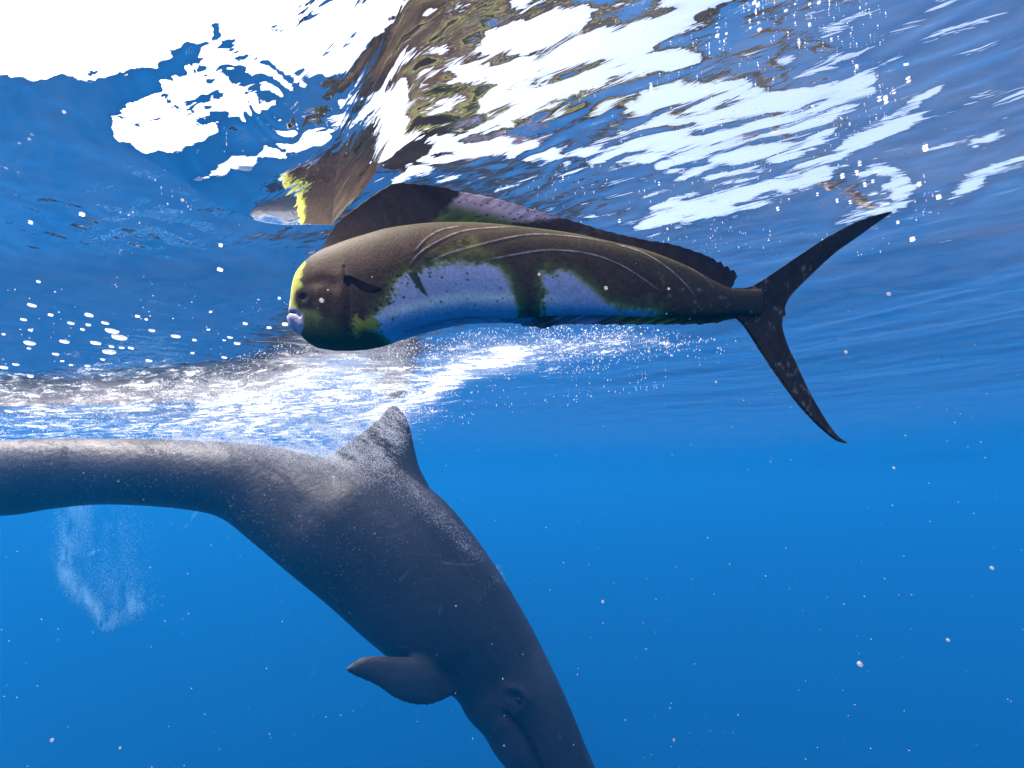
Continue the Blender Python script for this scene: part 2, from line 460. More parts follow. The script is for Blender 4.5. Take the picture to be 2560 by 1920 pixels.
def build_whale():
    root = empty('whale', tuple(at_plane(900, 1400, WY)))
    tag(root, 'large dark grey whale diving head down below the fish, its back fin in the foam', 'whale')
    back = px([(-560, 1020), (-420, 1000), (-250, 975), (0, 952), (150, 947), (300, 948), (450, 953), (570, 962), (680, 985), (780, 1003), (850, 1005), (895, 1030), (960, 1082), (1010, 1140), (1060, 1208), (1110, 1288), (1150, 1358), (1185, 1428), (1215, 1490), (1245, 1560), (1268, 1618), (1286, 1660), (1300, 1730), (1300, 1790), (1285, 1830)])
    belly = px([(-560, 1085), (-420, 1102), (-250, 1120), (0, 1115), (100, 1101), (200, 1091), (300, 1092), (420, 1103), (490, 1122), (560, 1175), (640, 1240), (720, 1305), (790, 1368), (850, 1418), (920, 1465), (982, 1500), (1010, 1545), (1043, 1580), (1066, 1620), (1100, 1662), (1150, 1725), (1200, 1790), (1240, 1825)])
    n = 150
    a = catmull(back, n); b = catmull(belly, n)
    A = at_plane(a[:, 0], a[:, 1], WY); B = at_plane(b[:, 0], b[:, 1], WY)
    cen = (A + B) / 2; half = (A - B) / 2
    s = np.linspace(0, 1, n)
    rat = np.interp(s, [0, .12, .3, .5, .7, .85, 1], [.32, .55, .78, .9, .92, .88, .8])
    m = 48; th = np.linspace(0, 2 * math.pi, m, endpoint=False)
    hl = np.linalg.norm(half, axis=1)
    V = cen[:, None] + half[:, None] * np.cos(th)[None, :, None]
    V[..., 1] += (hl * rat)[:, None] * np.sin(th)[None, :]
    rings = [V.reshape(-1, 3)]
    # rounded snout and tail end
    extra = []
    d = (cen[-1] - cen[-3]); d /= np.linalg.norm(d)
    for k, q in enumerate([.35, .6, .8, .93, 1.0]):
        e = cen[-1] + d * hl[-1] * 1.1 * q; f_ = math.sqrt(max(0.004, 1 - q * q))
        ring = e + half[-1] * np.cos(th)[:, None] * f_; ring[:, 1] += hl[-1] * rat[-1] * f_ * np.sin(th)
        extra.append(ring)
    Vall = np.vstack([V.reshape(-1, 3)] + extra)
    nn = n + len(extra)
    faces = grid_faces(nn, m, wrap_v=True)
    import bmesh
    bm = bmesh.new()
    def add(Vs, fs, caps=()):
        vs = [bm.verts.new(tuple(p)) for p in Vs]
        for f in fs:
            try: bm.faces.new([vs[i] for i in f])
            except ValueError: pass
        for c in caps:
            bm.faces.new([vs[i] for i in c])
    add(Vall, faces, [list(range(m))[::-1], [(nn - 1) * m + i for i in range(m)]])
    # a blade between a leading and a trailing edge curve
    def blade(lead, trail, thick, k=20):
        nu = len(lead); q = np.linspace(0, 1, k)
        P = lead[:, None] * (1 - q)[None, :, None] + trail[:, None] * q[None, :, None]
        prof = np.sqrt(np.clip(q * (1 - q) * 4, 0, 1)) * (1.2 - .6 * q)
        side = np.cross(trail - lead, np.gradient(lead, axis=0)); side /= (np.linalg.norm(side, axis=1, keepdims=True) + 1e-9)
        T = thick[:, None] * (prof[None, :] + .03)
        U = P + side[:, None] * T[..., None]; D = P - side[:, None] * T[..., None]
        ring = np.concatenate([U, D[:, ::-1]], 1)
        fs = grid_faces(nu, 2 * k, wrap_v=True)
        add(ring.reshape(-1, 3), fs, [list(range(2 * k))[::-1], [(nu - 1) * 2 * k + i for i in range(2 * k)]])
    # back fin: leading edge faces the head
    nl = 26
    lead = catmull([(1075, 1215), (1052, 1172), (1040, 1128), (1031, 1085), (1020, 1048), (1004, 1024), (990, 1013)], nl)
    trail = catmull([(770, 1165), (825, 1136), (874, 1100), (922, 1066), (949, 1040), (964, 1022), (974, 1014)], nl)
    blade(at_plane(lead[:, 0], lead[:, 1], WY), at_plane(trail[:, 0], trail[:, 1], WY), np.linspace(.075, .012, nl))
    # flippers: near one swept forward and down towards the camera
    lead = catmull([(1105, 1672), (1045, 1643), (990, 1640), (942, 1638), (906, 1641), (880, 1655), (864, 1668)], nl)
    trail = catmull([(1150, 1730), (1118, 1748), (1075, 1764), (1030, 1764), (985, 1748), (935, 1714), (870, 1686)], nl)
    dep = np.linspace(WY - .20, WY - .44, nl)
    Ld = np.array([at_plane(p[0], p[1], y_) for p, y_ in zip(lead, dep)]); Tr = np.array([at_plane(p[0], p[1], y_) for p, y_ in zip(trail, dep)])
    blade(Ld, Tr, np.linspace(.05, .014, nl))
    def mirror(P):
        Q = P.copy(); Q[:, 1] = 2 * WY - Q[:, 1]; Q[:, 1] -= .03; return Q
    blade(mirror(Ld) + np.array([.12, 0, -.1]), mirror(Tr) + np.array([.12, 0, -.1]), np.linspace(.05, .014, nl))
    # flukes, left of the frame, lying level
    c = cen[2]
    for sg in (-1, 1):
        lead = np.array([[c[0] + .1, c[1] + sg * .02, c[2]], [c[0] - .12, c[1] + sg * .28, c[2] + .01], [c[0] - .38, c[1] + sg * .5, c[2] + .03], [c[0] - .55, c[1] + sg * .6, c[2] + .04]])
        tr_ = np.array([[c[0] - .34, c[1] + sg * .01, c[2]], [c[0] - .42, c[1] + sg * .26, c[2] + .01], [c[0] - .52, c[1] + sg * .48, c[2] + .03], [c[0] - .6, c[1] + sg * .6, c[2] + .04]])
        blade(catmull(lead, 20), catmull(tr_, 20), np.linspace(.05, .008, 20))
    bmesh.ops.recalc_face_normals(bm, faces=bm.faces)
    me = bpy.data.meshes.new('body'); bm.to_mesh(me); bm.free()
    tmp = bpy.data.objects.new('body_source', me); C.objects.link(tmp)
    md = tmp.modifiers.new('r', 'REMESH'); md.mode = 'VOXEL'; md.voxel_size = .011; md.use_smooth_shade = True
    md = tmp.modifiers.new('s', 'SMOOTH'); md.iterations = 9; md.factor = .5
    dg = bpy.context.evaluated_depsgraph_get()
    me2 = bpy.data.meshes.new_from_object(tmp.evaluated_get(dg))
    bpy.data.objects.remove(tmp); me2.name = 'body'
    nvx = len(me2.vertices)
    co = np.empty(nvx * 3, np.float32); me2.vertices.foreach_get('co', co); co = co.reshape(-1, 3).astype(float)
    no = np.empty(nvx * 3, np.float32); me2.vertices.foreach_get('normal', no); no = no.reshape(-1, 3).astype(float)
    # creases and folds, worked on both flanks
    near = co.copy(); near[:, 1] = WY - np.abs(co[:, 1] - WY)
    qx, qy, _ = project(near)
    side = sstep(.15, .5, np.abs(no[:, 1]))
    pig = np.ones((nvx, 3)); disp = np.zeros(nvx)
    def crease(line, w, dep, dark=1.0, taper=True):
        nonlocal disp, pig
        d, t = dist_line(qx, qy, catmull(line, 30))
        g = np.exp(-(d / w) ** 2) * (np.sin(np.clip(t, 0, 1) * math.pi) ** .5 if taper else 1) * side
        disp = disp + dep * g
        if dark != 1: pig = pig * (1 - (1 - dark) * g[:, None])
    mouth = [(1262, 1782), (1285, 1805), (1312, 1840), (1335, 1880), (1355, 1930), (1385, 1980), (1420, 2030)]
    crease(mouth, 6, -.02, .35, False)
    crease([(1245, 1800), (1270, 1830), (1295, 1880), (1320, 1940)], 22, .018)
    crease([(1290, 1790), (1330, 1840), (1360, 1900), (1390, 1960)], 24, -.014, .8)
    crease([(1258, 1712), (1290, 1722), (1315, 1745), (1322, 1762)], 9, .014, 1.0)
    crease([(1270, 1745), (1290, 1738), (1308, 1760)], 10, -.012, .6)
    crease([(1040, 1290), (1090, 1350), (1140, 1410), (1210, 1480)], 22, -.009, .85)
    crease([(1160, 1330), (1200, 1400), (1260, 1500), (1300, 1600)], 30, .007)
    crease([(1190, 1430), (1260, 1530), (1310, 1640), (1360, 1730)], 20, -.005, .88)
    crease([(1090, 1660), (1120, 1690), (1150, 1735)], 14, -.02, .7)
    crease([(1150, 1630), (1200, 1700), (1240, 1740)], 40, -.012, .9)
    co += no * disp[:, None]
    for (cx, cy_, rx, ry, am) in [(1360, 1690, 60, 110, .45), (1330, 1560, 50, 90, .25), (1270, 1850, 30, 60, .35), (960, 1690, 90, 40, .25), (1200, 1330, 40, 120, .2), (1100, 1500, 120, 90, .12), (700, 1180, 150, 50, .25)]:
        g = np.exp(-((qx - cx) / rx) ** 2 - ((qy - cy_) / ry) ** 2) * (1 + .5 * fbm(qx / 40, qy / 40, 13, 3))
        pig = pig * (1 + am * g[:, None])
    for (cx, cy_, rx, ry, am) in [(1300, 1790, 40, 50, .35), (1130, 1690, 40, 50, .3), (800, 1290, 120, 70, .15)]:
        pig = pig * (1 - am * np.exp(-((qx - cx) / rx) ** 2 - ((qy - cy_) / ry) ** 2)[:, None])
    # pale scratches
    for ln in ([(1105, 1405), (1150, 1410), (1185, 1412)], [(1103, 1515), (1100, 1532)], [(1400, 1840), (1402, 1850)], [(1125, 1298), (1135, 1302), (1140, 1310)], [(1000, 1450), (1020, 1430)], [(640, 1190), (668, 1182)]):
        d, t = dist_line(qx, qy, ln); g = np.exp(-(d / 2.4) ** 2)[:, None]
        pig = pig * (1 - g) + np.array([2.6, 2.6, 2.5]) * g
    rs = np.random.default_rng(17)
    for _ in range(34):
        ax, ay = rs.uniform(150, 1400), rs.uniform(1100, 1850); an = rs.uniform(-.9, 1.3); ln_ = rs.uniform(15, 70)
        mid = (ax + ln_ * .5 * math.cos(an) + rs.normal() * 3, ay + ln_ * .5 * math.sin(an) + rs.normal() * 3)
        sel = (np.abs(qx - ax) < 90) & (np.abs(qy - ay) < 90)
        d = np.full(nvx, 99.0); d[sel] = dist_line(qx[sel], qy[sel], [(ax, ay), mid, (ax + ln_ * math.cos(an), ay + ln_ * math.sin(an))])[0]
        pig = pig * (1 + rs.uniform(.35, 1.1) * np.exp(-(d / rs.uniform(1.6, 2.4)) ** 2)[:, None])
    me2.vertices.foreach_set('co', co.astype(np.float32).ravel())
    aa = me2.attributes.new('pigment', 'FLOAT_COLOR', 'POINT')
    aa.data.foreach_set('color', np.c_[pig, np.ones(nvx)].astype(np.float32).ravel())
    me2.polygons.foreach_set('use_smooth', np.ones(len(me2.polygons), bool))
    me2.materials.clear(); me2.materials.append(mat_whale()); me2.update()
    body = bpy.data.objects.new('body', me2); C.objects.link(body); body.parent = root; keep_world(body)
    # eyes
    m, nt, out = new_mat('dark wet eye'); bb = N(nt, 'ShaderNodeBsdfPrincipled', inp={'Base Color': (.012, .012, .015, 1), 'Roughness': .12}); nt.links.new(bb.outputs[0], out.inputs[0])
    for sg in (-1, 1):
        p = at_plane(1296, 1752, WY)
        hw = 0.262
        bm = bmesh.new(); bmesh.ops.create_uvsphere(bm, u_segments=24, v_segments=14, radius=.026)
        me = bpy.data.meshes.new('eye'); bm.to_mesh(me); bm.free(); me.materials.append(m)
        for pl in me.polygons: pl.use_smooth = True
        # sit it on the skin
        dd = np.hypot(co[:, 0] - p[0], co[:, 2] - p[2]); sel = (dd < .03) & (np.sign(co[:, 1] - WY) == sg)
        yy = co[sel, 1].mean() if sel.any() else WY + sg * hw
        o = bpy.data.objects.new('eye', me); o.location = (p[0] + (yy - WY) / WY * p[0], yy - sg * .004, p[2] + (yy - WY) / WY * (p[2] + DEPTH)) ; C.objects.link(o)
        o.scale = (1, .7, .8); o.parent = root; keep_world(o)
    return root, co, no
whale, w_co, w_no = build_whale()

# ================================================================= FISH
FY = 0.66
def fish_Y(x):
    """the fish bends a little: head nearer the camera, tail swept away"""
    t = (np.asarray(x, float) - 740) / 1400
    return FY + .05 * (t - .35) ** 2 * 2 - .012 * np.sin(np.clip(t, 0, 1) * math.pi)

def mat_pig(name, rough=.35, bumpscale=220, bumpd=.0006, trans=0.0, spec=.5, scales=False):
    m, nt, out = new_mat(name); L = nt.links.new
    b = N(nt, 'ShaderNodeBsdfPrincipled', inp={'Roughness': rough, 'IOR': 1.25, 'Specular IOR Level': spec})
    at = N(nt, 'ShaderNodeAttribute', attribute_name='pigment')
    L(at.outputs['Color'], b.inputs['Base Color'])
    tc = N(nt, 'ShaderNodeTexCoord')
    n2 = N(nt, 'ShaderNodeTexNoise', inp={'Scale': bumpscale, 'Detail': 3.0}); L(tc.outputs['Object'], n2.inputs['Vector'])
    bp = N(nt, 'ShaderNodeBump', inp={'Strength': .6, 'Distance': bumpd}); L(n2.outputs['Fac'], bp.inputs['Height']); L(bp.outputs[0], b.inputs['Normal'])
    if scales:
        vo = N(nt, 'ShaderNodeTexVoronoi', inp={'Scale': 420.0}); L(tc.outputs['Object'], vo.inputs['Vector'])
        b2 = N(nt, 'ShaderNodeBump', inp={'Strength': .3, 'Distance': .0004}); L(vo.outputs['Distance'], b2.inputs['Height']); L(bp.outputs[0], b2.inputs['Normal']); L(b2.outputs[0], b.inputs['Normal'])
        nm = N(nt, 'ShaderNodeTexNoise', inp={'Scale': 260.0, 'Detail': 4.0, 'Roughness': .7}); L(tc.outputs['Object'], nm.inputs['Vector'])
        mr = N(nt, 'ShaderNodeMapRange', inp={1: .3, 2: .7, 3: .72, 4: 1.3}); L(nm.outputs['Fac'], mr.inputs[0])
        vs = N(nt, 'ShaderNodeVectorMath', op='SCALE'); L(at.outputs['Color'], vs.inputs[0]); L(mr.outputs[0], vs.inputs['Scale']); L(vs.outputs[0], b.inputs['Base Color'])
    if trans > 0:
        t = N(nt, 'ShaderNodeBsdfTranslucent'); L(at.outputs['Color'], t.inputs[0])
        mx = N(nt, 'ShaderNodeMixShader', inp={0: trans}); L(b.outputs[0], mx.inputs[1]); L(t.outputs[0], mx.inputs[2]); L(mx.outputs[0], out.inputs[0])
    else: L(b.outputs[0], out.inputs[0])
    return m

def mixc(c, col, w):
    return c * (1 - w[..., None]) + np.array(col) * w[..., None]

BROWN = (.085, .05, .034); OLIVE = (.16, .20, .035); YEL = (.50, .52, .10); BLUE = (.44, .43, .56); LAV = (.62, .54, .66); PINK = (.95, .74, .70); GREEN = (.05, .20, .06)
def body_color(x, y):
    n1 = fbm(x / 60, y / 60, 41, 4); n2 = fbm(x / 16, y / 16, 42, 3); n3 = fbm(x / 5, y / 5, 43, 2)
    c = np.zeros(x.shape + (3,)) + np.array(BROWN)
    c = c * (1 + .25 * n1 + .22 * n2 + .15 * n3)[..., None]
    # greener, paler back
    ytop = np.interp(x, [800, 970, 1100, 1300, 1520, 1700, 1830], [632, 582, 566, 576, 607, 662, 722])
    g = sstep(95, 0, y - ytop + 20 * n1)
    c = mixc(c, (.07, .062, .036), g * .75)
    c = mixc(c, (.10, .13, .03), sstep(14, 0, y - ytop) * .4)
    wxx = x + 14 * n2 + 8 * n3; wyy = y + 12 * n2 + 7 * n3
    # yellow wash in mid flank
    c = mixc(c, (.30, .27, .06), sstep(-12, 18, sdf_poly(wxx, wyy, [(1090, 665), (1150, 650), (1180, 625), (1200, 630), (1215, 655), (1260, 660), (1230, 675), (1130, 680)])) * .6)
    # blue belly windows with green borders
    belly = [(1060, 880), (955, 845), (960, 825), (985, 790), (1000, 760), (1015, 735), (1030, 722), (1055, 722), (1085, 700), (1150, 692), (1210, 694), (1255, 705), (1270, 730), (1280, 760), (1292, 790), (1300, 830), (1200, 880)]
    win2 = [(1345, 830), (1358, 790), (1362, 750), (1352, 712), (1380, 706), (1425, 708), (1445, 725), (1480, 750), (1510, 775), (1570, 787), (1640, 792), (1640, 830), (1440, 860)]
    s1 = np.maximum(sdf_poly(wxx, wyy, belly), sdf_poly(wxx, wyy, win2))
    c = mixc(c, (.125, .12, .045), sstep(-36, -10, s1) * .85)
    c = mixc(c, (.36, .36, .12), sstep(-14, 0, s1) * .75)
    bl = sstep(-6, 8, s1)
    bcol = np.zeros(x.shape + (3,)) + np.array(BLUE)
    bcol = mixc(bcol, LAV, sstep(740, 690, y + 8 * n1) * .5)
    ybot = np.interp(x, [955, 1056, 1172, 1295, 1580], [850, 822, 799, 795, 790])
    band = np.exp(-((y - (ybot - 34 + .03 * (x - 1100) * (x > 1100)) ) / 13.0) ** 2) * sstep(1480, 1250, x)  # pinkish belly sheen, painted into the skin colour
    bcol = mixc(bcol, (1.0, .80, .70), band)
    bcol = mixc(bcol, LAV, sstep(.0, 1, sstep(1040, 960, x)) * .6)
    bcol = bcol * (1 + .08 * n2)[..., None]
    c = c * (1 - bl[..., None]) + bcol * bl[..., None]
    # dark spur pointing down into the blue
    sp = sdf_poly(x, y, [(1035, 715), (1055, 712), (1066, 735), (1082, 768), (1068, 760), (1050, 738)])
    c = mixc(c, (.07, .07, .035), sstep(-3, 2, sp))
    # face
    face = sdf_poly(wxx * .5 + x * .5, wyy * .5 + y * .5, [(700, 640), (774, 648), (778, 690), (775, 725), (786, 745), (768, 765), (762, 800), (700, 810)])
    c = mixc(c, YEL, sstep(-4, 5, face)); 
    c = mixc(c, (.55, .60, .42), sstep(760, 738, x) * sstep(-4, 5, face) * .5)
    cheek = sdf_poly(wxx, wyy, [(765, 785), (800, 795), (822, 805), (815, 830), (780, 835), (765, 820)])
    c = mixc(c, (.33, .34, .08), sstep(-9, 8, cheek) * .7)
    c = mixc(c, (.11, .115, .04), sstep(-14, 6, sdf_poly(wxx, wyy, [(775, 815), (830, 812), (860, 830), (880, 900), (780, 900), (755, 850)])) * .7)
    c = mixc(c, (.07, .085, .04), sstep(838, 862, y + 4 * n2) * sstep(985, 930, x))
    thr = sdf_poly(wxx, wyy, [(905, 825), (950, 815), (965, 830), (945, 846), (900, 850)])
    c = mixc(c, (.55, .38, .05), sstep(-10, 8, thr) * .9)
    brd = np.abs(sdf_poly(wxx, wyy, [(1060, 880), (955, 845), (960, 825), (985, 790), (1000, 760), (1015, 735), (1030, 722), (1040, 900)]))
    # lips
    lips = sdf_poly(x, y, [(700, 776), (728, 776), (745, 783), (768, 792), (782, 806), (780, 832), (765, 848), (740, 850), (700, 840)])
    c = mixc(c, (.46, .42, .50), sstep(-4, 5, lips))
    dmo, _ = dist_line(x, y, [(722, 789), (738, 792), (755, 796)])
    c = mixc(c, (.03, .025, .04), np.exp(-(dmo / 2.2) ** 2))
    dm2, _ = dist_line(x, y, [(732, 808), (748, 806), (764, 814)])
    c = mixc(c, (.25, .23, .40), np.exp(-(dm2 / 2.5) ** 2) * .7)
    # dark ring round the eye
    de = np.hypot(x - 782, (y - 765))
    c = mixc(c, (.030, .018, .018), sstep(38, 18, de + 6 * n2))
    # gill cover edge
    dg_, _ = dist_line(x, y, catmull([(885, 720), (893, 760), (893, 810), (888, 845)], 20)); c = mixc(c, (.05, .04, .03), np.exp(-(dg_ / 2.5) ** 2) * .6)
    # pale curved caustics painted into the flank colour
    for ln, w in CAUSTICS:
        d, t = dist_line(x, y, catmull(ln, 60))
        a = np.exp(-(d / 1.3) ** 2) * np.clip(np.sin(t * math.pi) * 3, 0, 1) * (.6 + .55 * fbm(t * 23, t * 0, 77, 3)) * w
        c = mixc(c, (.72, .56, .52), np.clip(a, 0, .95))
    # spots
    r2 = np.random.default_rng(5)
    for k in range(120):
        if k < 50: sx, sy = r2.uniform(960, 1110), 0; sy = np.interp(sx, [960, 1010, 1060, 1110], [820, 745, 715, 700]) + r2.normal() * 22
        elif k < 85: sx, sy = r2.uniform(840, 1010), r2.uniform(740, 850)
        else: sx, sy = r2.uniform(1080, 1600), r2.uniform(690, 785)
        rad = r2.uniform(1.2, 3.2)
        d = np.hypot(x - sx, y - sy)
        c = mixc(c, (.02, .025, .03), sstep(rad + 1, rad - 1, d) * .9)
    # tail stalk and smudges
    c = mixc(c, (.06, .045, .04), sstep(1640, 1800, x + 20 * n1) * .75)
    c = mixc(c, (.30, .24, .23), np.clip(n2 - .45, 0, 1) * 2 * sstep(1500, 1800, x))
    return np.clip(c, 0, 1)

CAUSTICS = [([(1050, 665), (1075, 632), (1110, 605), (1160, 590)], .9), ([(1040, 700), (1060, 670), (1100, 640), (1160, 608), (1230, 594), (1290, 586)], 1.0),
          ([(1085, 692), (1120, 672), (1200, 645), (1280, 620), (1340, 608), (1400, 608), (1450, 610), (1520, 620)], .9),
          ([(1210, 684), (1290, 665), (1360, 652), (1430, 652), (1490, 662), (1550, 685), (1600, 715), (1645, 745)], .9),
          ([(1530, 622), (1590, 640), (1640, 668), (1680, 700), (1710, 730), (1730, 755)], 1.0), ([(1710, 670), (1740, 690), (1765, 715), (1780, 740)], .8)]

def build_fish():
    import bmesh
    root = empty('fish', tuple(at_plane(1280, 700, FY)))
    tag(root, 'brown and yellow blunt headed fish with forked tail swimming just under the surface', 'fish')
    top = [(729, 800), (724, 790), (728, 780), (735, 753), (739, 715), (749, 686), (770, 661), (793, 643), (815, 631), (845, 620), (882, 607), (926, 594), (969, 582), (1027, 573), (1099, 566), (1201, 566), (1299, 574), (1421, 588), (1516, 607), (1611, 629), (1706, 664), (1770, 698), (1817, 720), (1856, 724), (1900, 722)]
    bot = [(729, 800), (727, 812), (735, 826), (758, 843), (778, 861), (810, 868), (839, 870), (897, 867), (955, 855), (998, 839), (1056, 822), (1114, 808), (1172, 799), (1240, 798), (1300, 796), (1390, 790), (1480, 790), (1580, 792), (1680, 795), (1770, 796), (1820, 790), (1860, 788), (1900, 790)]
    n = 680
    a = catmull(top, n); b = catmull(bot, n)
    # pair the two outlines by their x beyond the head
    sx = np.linspace(0, 1, n)
    m = 380; th = np.linspace(0, 2 * math.pi, m, endpoint=False)
    cx = (a + b) / 2; hf = (a - b) / 2
    cs = np.cos(th)
    D = cx[:, None] + hf[:, None] * cs[None, :, None]           # design coordinates of every vertex
    Yc = fish_Y(D[..., 0])
    P = at_plane(D[..., 0], D[..., 1], Yc)
    xx = cx[:, 0]
    wid = np.interp(xx, [726, 740, 770, 820, 900, 1050, 1250, 1500, 1700, 1830, 1900], [.0105, .021, .031, .038, .043, .044, .038, .027, .018, .012, .008])
    wid[:6] *= np.linspace(.1, 1, 6) ** .6
    sn = np.sign(np.sin(th)) * np.abs(np.sin(th)) ** np.where(np.cos(th) < 0, .38, .72)
    P[..., 1] += -wid[:, None] * sn[None, :]
    # relief
    x, y = D[..., 0], D[..., 1]
    near = np.sign(sn)[None, :] * sstep(0.05, .35, np.abs(sn))[None, :]
    disp = np.zeros(x.shape)
    def rel(line, w, dep):
        nonlocal disp
        d, t = dist_line(x, y, catmull(line, 30)); disp += dep * np.exp(-(d / w) ** 2)
    rel([(722, 790), (738, 793), (757, 797), (770, 806)], 4, -.003)
    rel([(735, 805), (752, 812), (768, 826)], 9, .0018)
    rel([(885, 700), (893, 740), (896, 790), (888, 845)], 5, -.0009)
    rel([(872, 720), (878, 760), (878, 800), (870, 835)], 18, .0009)
    rel([(790, 735), (830, 730), (860, 740)], 16, -.0016)
    de = np.hypot(x - 782, y - 765); disp += -.002 * np.exp(-(de / 9) ** 2)
    for ln, w in CAUSTICS:  # faint relief follows the painted caustic lines
        rel(ln, 2.0, .0003)
        rel([(p[0] + 6, p[1] + 7) for p in ln], 5.0, -.0002)
    P[..., 1] -= near * disp
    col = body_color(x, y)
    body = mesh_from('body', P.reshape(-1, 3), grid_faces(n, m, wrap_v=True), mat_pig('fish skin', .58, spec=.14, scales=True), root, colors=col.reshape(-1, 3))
    keep_world(body)

    def plate(name, edge_a, edge_b, nu, nv, colf, thick0, thick1, wave=.0, mat=None, yoff=0.0, yoff_tip=0.0, jag=None, raydir=1):
        """a thin fin between its root line (a) and its free edge (b)"""
        A = catmull(edge_a, nu); B = catmull(edge_b, nu)
        if jag is not None: B = B + jag(np.linspace(0, 1, nu))
        q = np.linspace(0, 1, nv)
        D = A[:, None] * (1 - q)[None, :, None] + B[:, None] * q[None, :, None]
        u = np.linspace(0, 1, nu)[:, None] * np.ones(nv)[None, :]
        qq = np.ones(nu)[:, None] * q[None, :]
        Yc = fish_Y(D[..., 0]) + yoff + yoff_tip * qq + wave * np.sin(u * 9 + qq * 1.5) * qq
        c = colf(D[..., 0], D[..., 1], u, qq)
        t = (thick0 * (1 - qq) + thick1 * qq) + (.00022 if nu > 200 else .00003) * np.sin(u * nu * .30 + 2 * np.sin(u * 31)) * (1 - .5 * qq)
        P1 = at_plane(D[..., 0], D[..., 1], Yc); P2 = P1.copy(); P1[..., 1] -= t; P2[..., 1] += t
        V = np.vstack([P1.reshape(-1, 3), P2.reshape(-1, 3)])
        f1 = grid_faces(nu, nv); f2 = grid_faces(nu, nv, off=nu * nv)[:, ::-1]
        rim = []
        idx = np.arange(nu * nv).reshape(nu, nv); k = nu * nv
        per = np.r_[idx[:, 0], idx[-1, 1:], idx[::-1, -1][1:], idx[0, ::-1][1:-1]]
        pn = np.roll(per, -1)
        rim = np.stack([per, per + k, pn + k, pn], -1)
        o = mesh_from(name, V, np.vstack([f1, f2, rim]), mat, root, colors=np.vstack([c.reshape(-1, 3)] * 2))
        bmx = bmesh.new(); bmx.from_mesh(o.data); bmesh.ops.recalc_face_normals(bmx, faces=bmx.faces); bmx.to_mesh(o.data); bmx.free()
        keep_world(o)
        return o

    fin_m = mat_pig('fin membrane', .6, 300, .0004, trans=.2, spec=.15)
    # ---- back fin
    base = [(806, 640), (845, 626), (882, 613), (926, 600), (969, 588), (1027, 580), (1099, 573), (1201, 573), (1299, 582), (1421, 597), (1516, 616), (1611, 640), (1706, 676), (1770, 708), (1822, 728)]
    edge = [(805, 632), (816, 599), (833, 573), (845, 555), (890, 520), (940, 484), (981, 461), (1013, 458), (1099, 466), (1154, 481), (1230, 495), (1299, 515), (1377, 537), (1453, 559), (1516, 578), (1611, 600), (1675, 610), (1738, 629), (1801, 654), (1832, 673), (1846, 684), (1838, 705)]
    def dc(x, y, u, q):
        n1 = fbm(x / 50, y / 50, 51, 3); n2 = fbm(x / 12, y / 12, 52, 3)
        st = fbm((x * .5 + y * .86) / 7, (x * .86 - y * .5) / 50, 53, 3)        # streaks along the rays
        c = np.zeros(x.shape + (3,)) + np.array((.062, .040, .040)); c = c * (1 + .2 * n1 + .25 * n2)[..., None]
        s = sdf_poly(x + 10 * n2 + 8 * st, y + 8 * n2, [(1078, 560), (1115, 525), (1160, 478), (1240, 492), (1330, 520), (1400, 545), (1360, 552), (1280, 562), (1180, 575)])
        w = sstep(-8, 12, s)
        lo = sstep(470, 575, y - (x - 1200) * .25)
        pc = mixc(mixc(np.zeros_like(c) + np.array((.80, .56, .58)), (.66, .52, .62), sstep(1180, 1330, x)), (.13, .17, .05), sstep(.35, .85, lo + .25 * st))
        pc = pc * (1 + .7 * st)[..., None]
        c = c * (1 - w[..., None]) + pc * w[..., None]
        c = mixc(c, (.14, .17, .08), sstep(.1, .6, n1 + .4 * st) * sstep(1380, 1430, x) * sstep(1620, 1500, x) * .7)
        r2 = np.random.default_rng(9)
        for k in range(46):
            a0 = r2.uniform(1110, 1400); b0 = np.interp(a0, [1110, 1400], [500, 550]) + r2.uniform(-12, 42)
            dd = np.hypot((x - a0) * .6, (y - b0)); c = mixc(c, (.04, .03, .05), sstep(2.6, 1.2, dd) * .85)
        return np.clip(c, 0, 1)
    def jag(t):
        j = np.zeros((len(t), 2)); w = sstep(.90, .94, t)
        saw = (t * 60) % 1
        j[:, 0] = -7 * w * saw; j[:, 1] = 5 * w * saw + .8 * np.sin(t * 260)
        return j
    dorsal = plate('dorsal_fin', base, edge, 520, 60, dc, .0028, .0007, .0018, fin_m, jag=jag)
    # ---- tail fin: two lobes
    def tcl(x, y, u, q):
        n1 = fbm(x / 30, y / 30, 61, 4); n2 = fbm(x / 8, y / 14, 62, 3)
        c = np.zeros(x.shape + (3,)) + np.array((.075, .05, .045)); c = c * (1 + .25 * n1 + .3 * n2)[..., None]
        w = np.clip(n2 * 1.2 + n1 - .55, 0, 1) * sstep(2150, 1950, x)
        c = mixc(c, (.42, .34, .25), np.clip(w * 1.6, 0, .8))
        edge = sstep(.93, 1.0, q) * np.clip(.5 + n1, 0, 1)
        c = mixc(c, (.45, .30, .16), edge * .5)
        return np.clip(c, 0, 1)
    plate('tail_fin', [(1835, 722), (1860, 722), (1893, 709), (1985, 648), (2063, 597), (2142, 556), (2200, 537), (2227, 531)],
          [(1868, 788), (1956, 792), (1962, 768), (1978, 738), (2024, 691), (2087, 633), (2142, 594), (2193, 557), (2228, 533)], 260, 40, tcl, .0035, .0008, .002, fin_m, yoff_tip=0.0).name = 'tail_fin'
    plate('tail_fin', [(1832, 788), (1848, 800), (1864, 817), (1899, 872), (1938, 930), (1993, 1005), (2048, 1064), (2091, 1099), (2116, 1108)],
          [(1870, 722), (1940, 750), (1955, 790), (1956, 821), (1969, 864), (1993, 915), (2024, 981), (2063, 1048), (2091, 1087), (2117, 1106)], 260, 40, tcl, .0034, .0008, .002, fin_m)
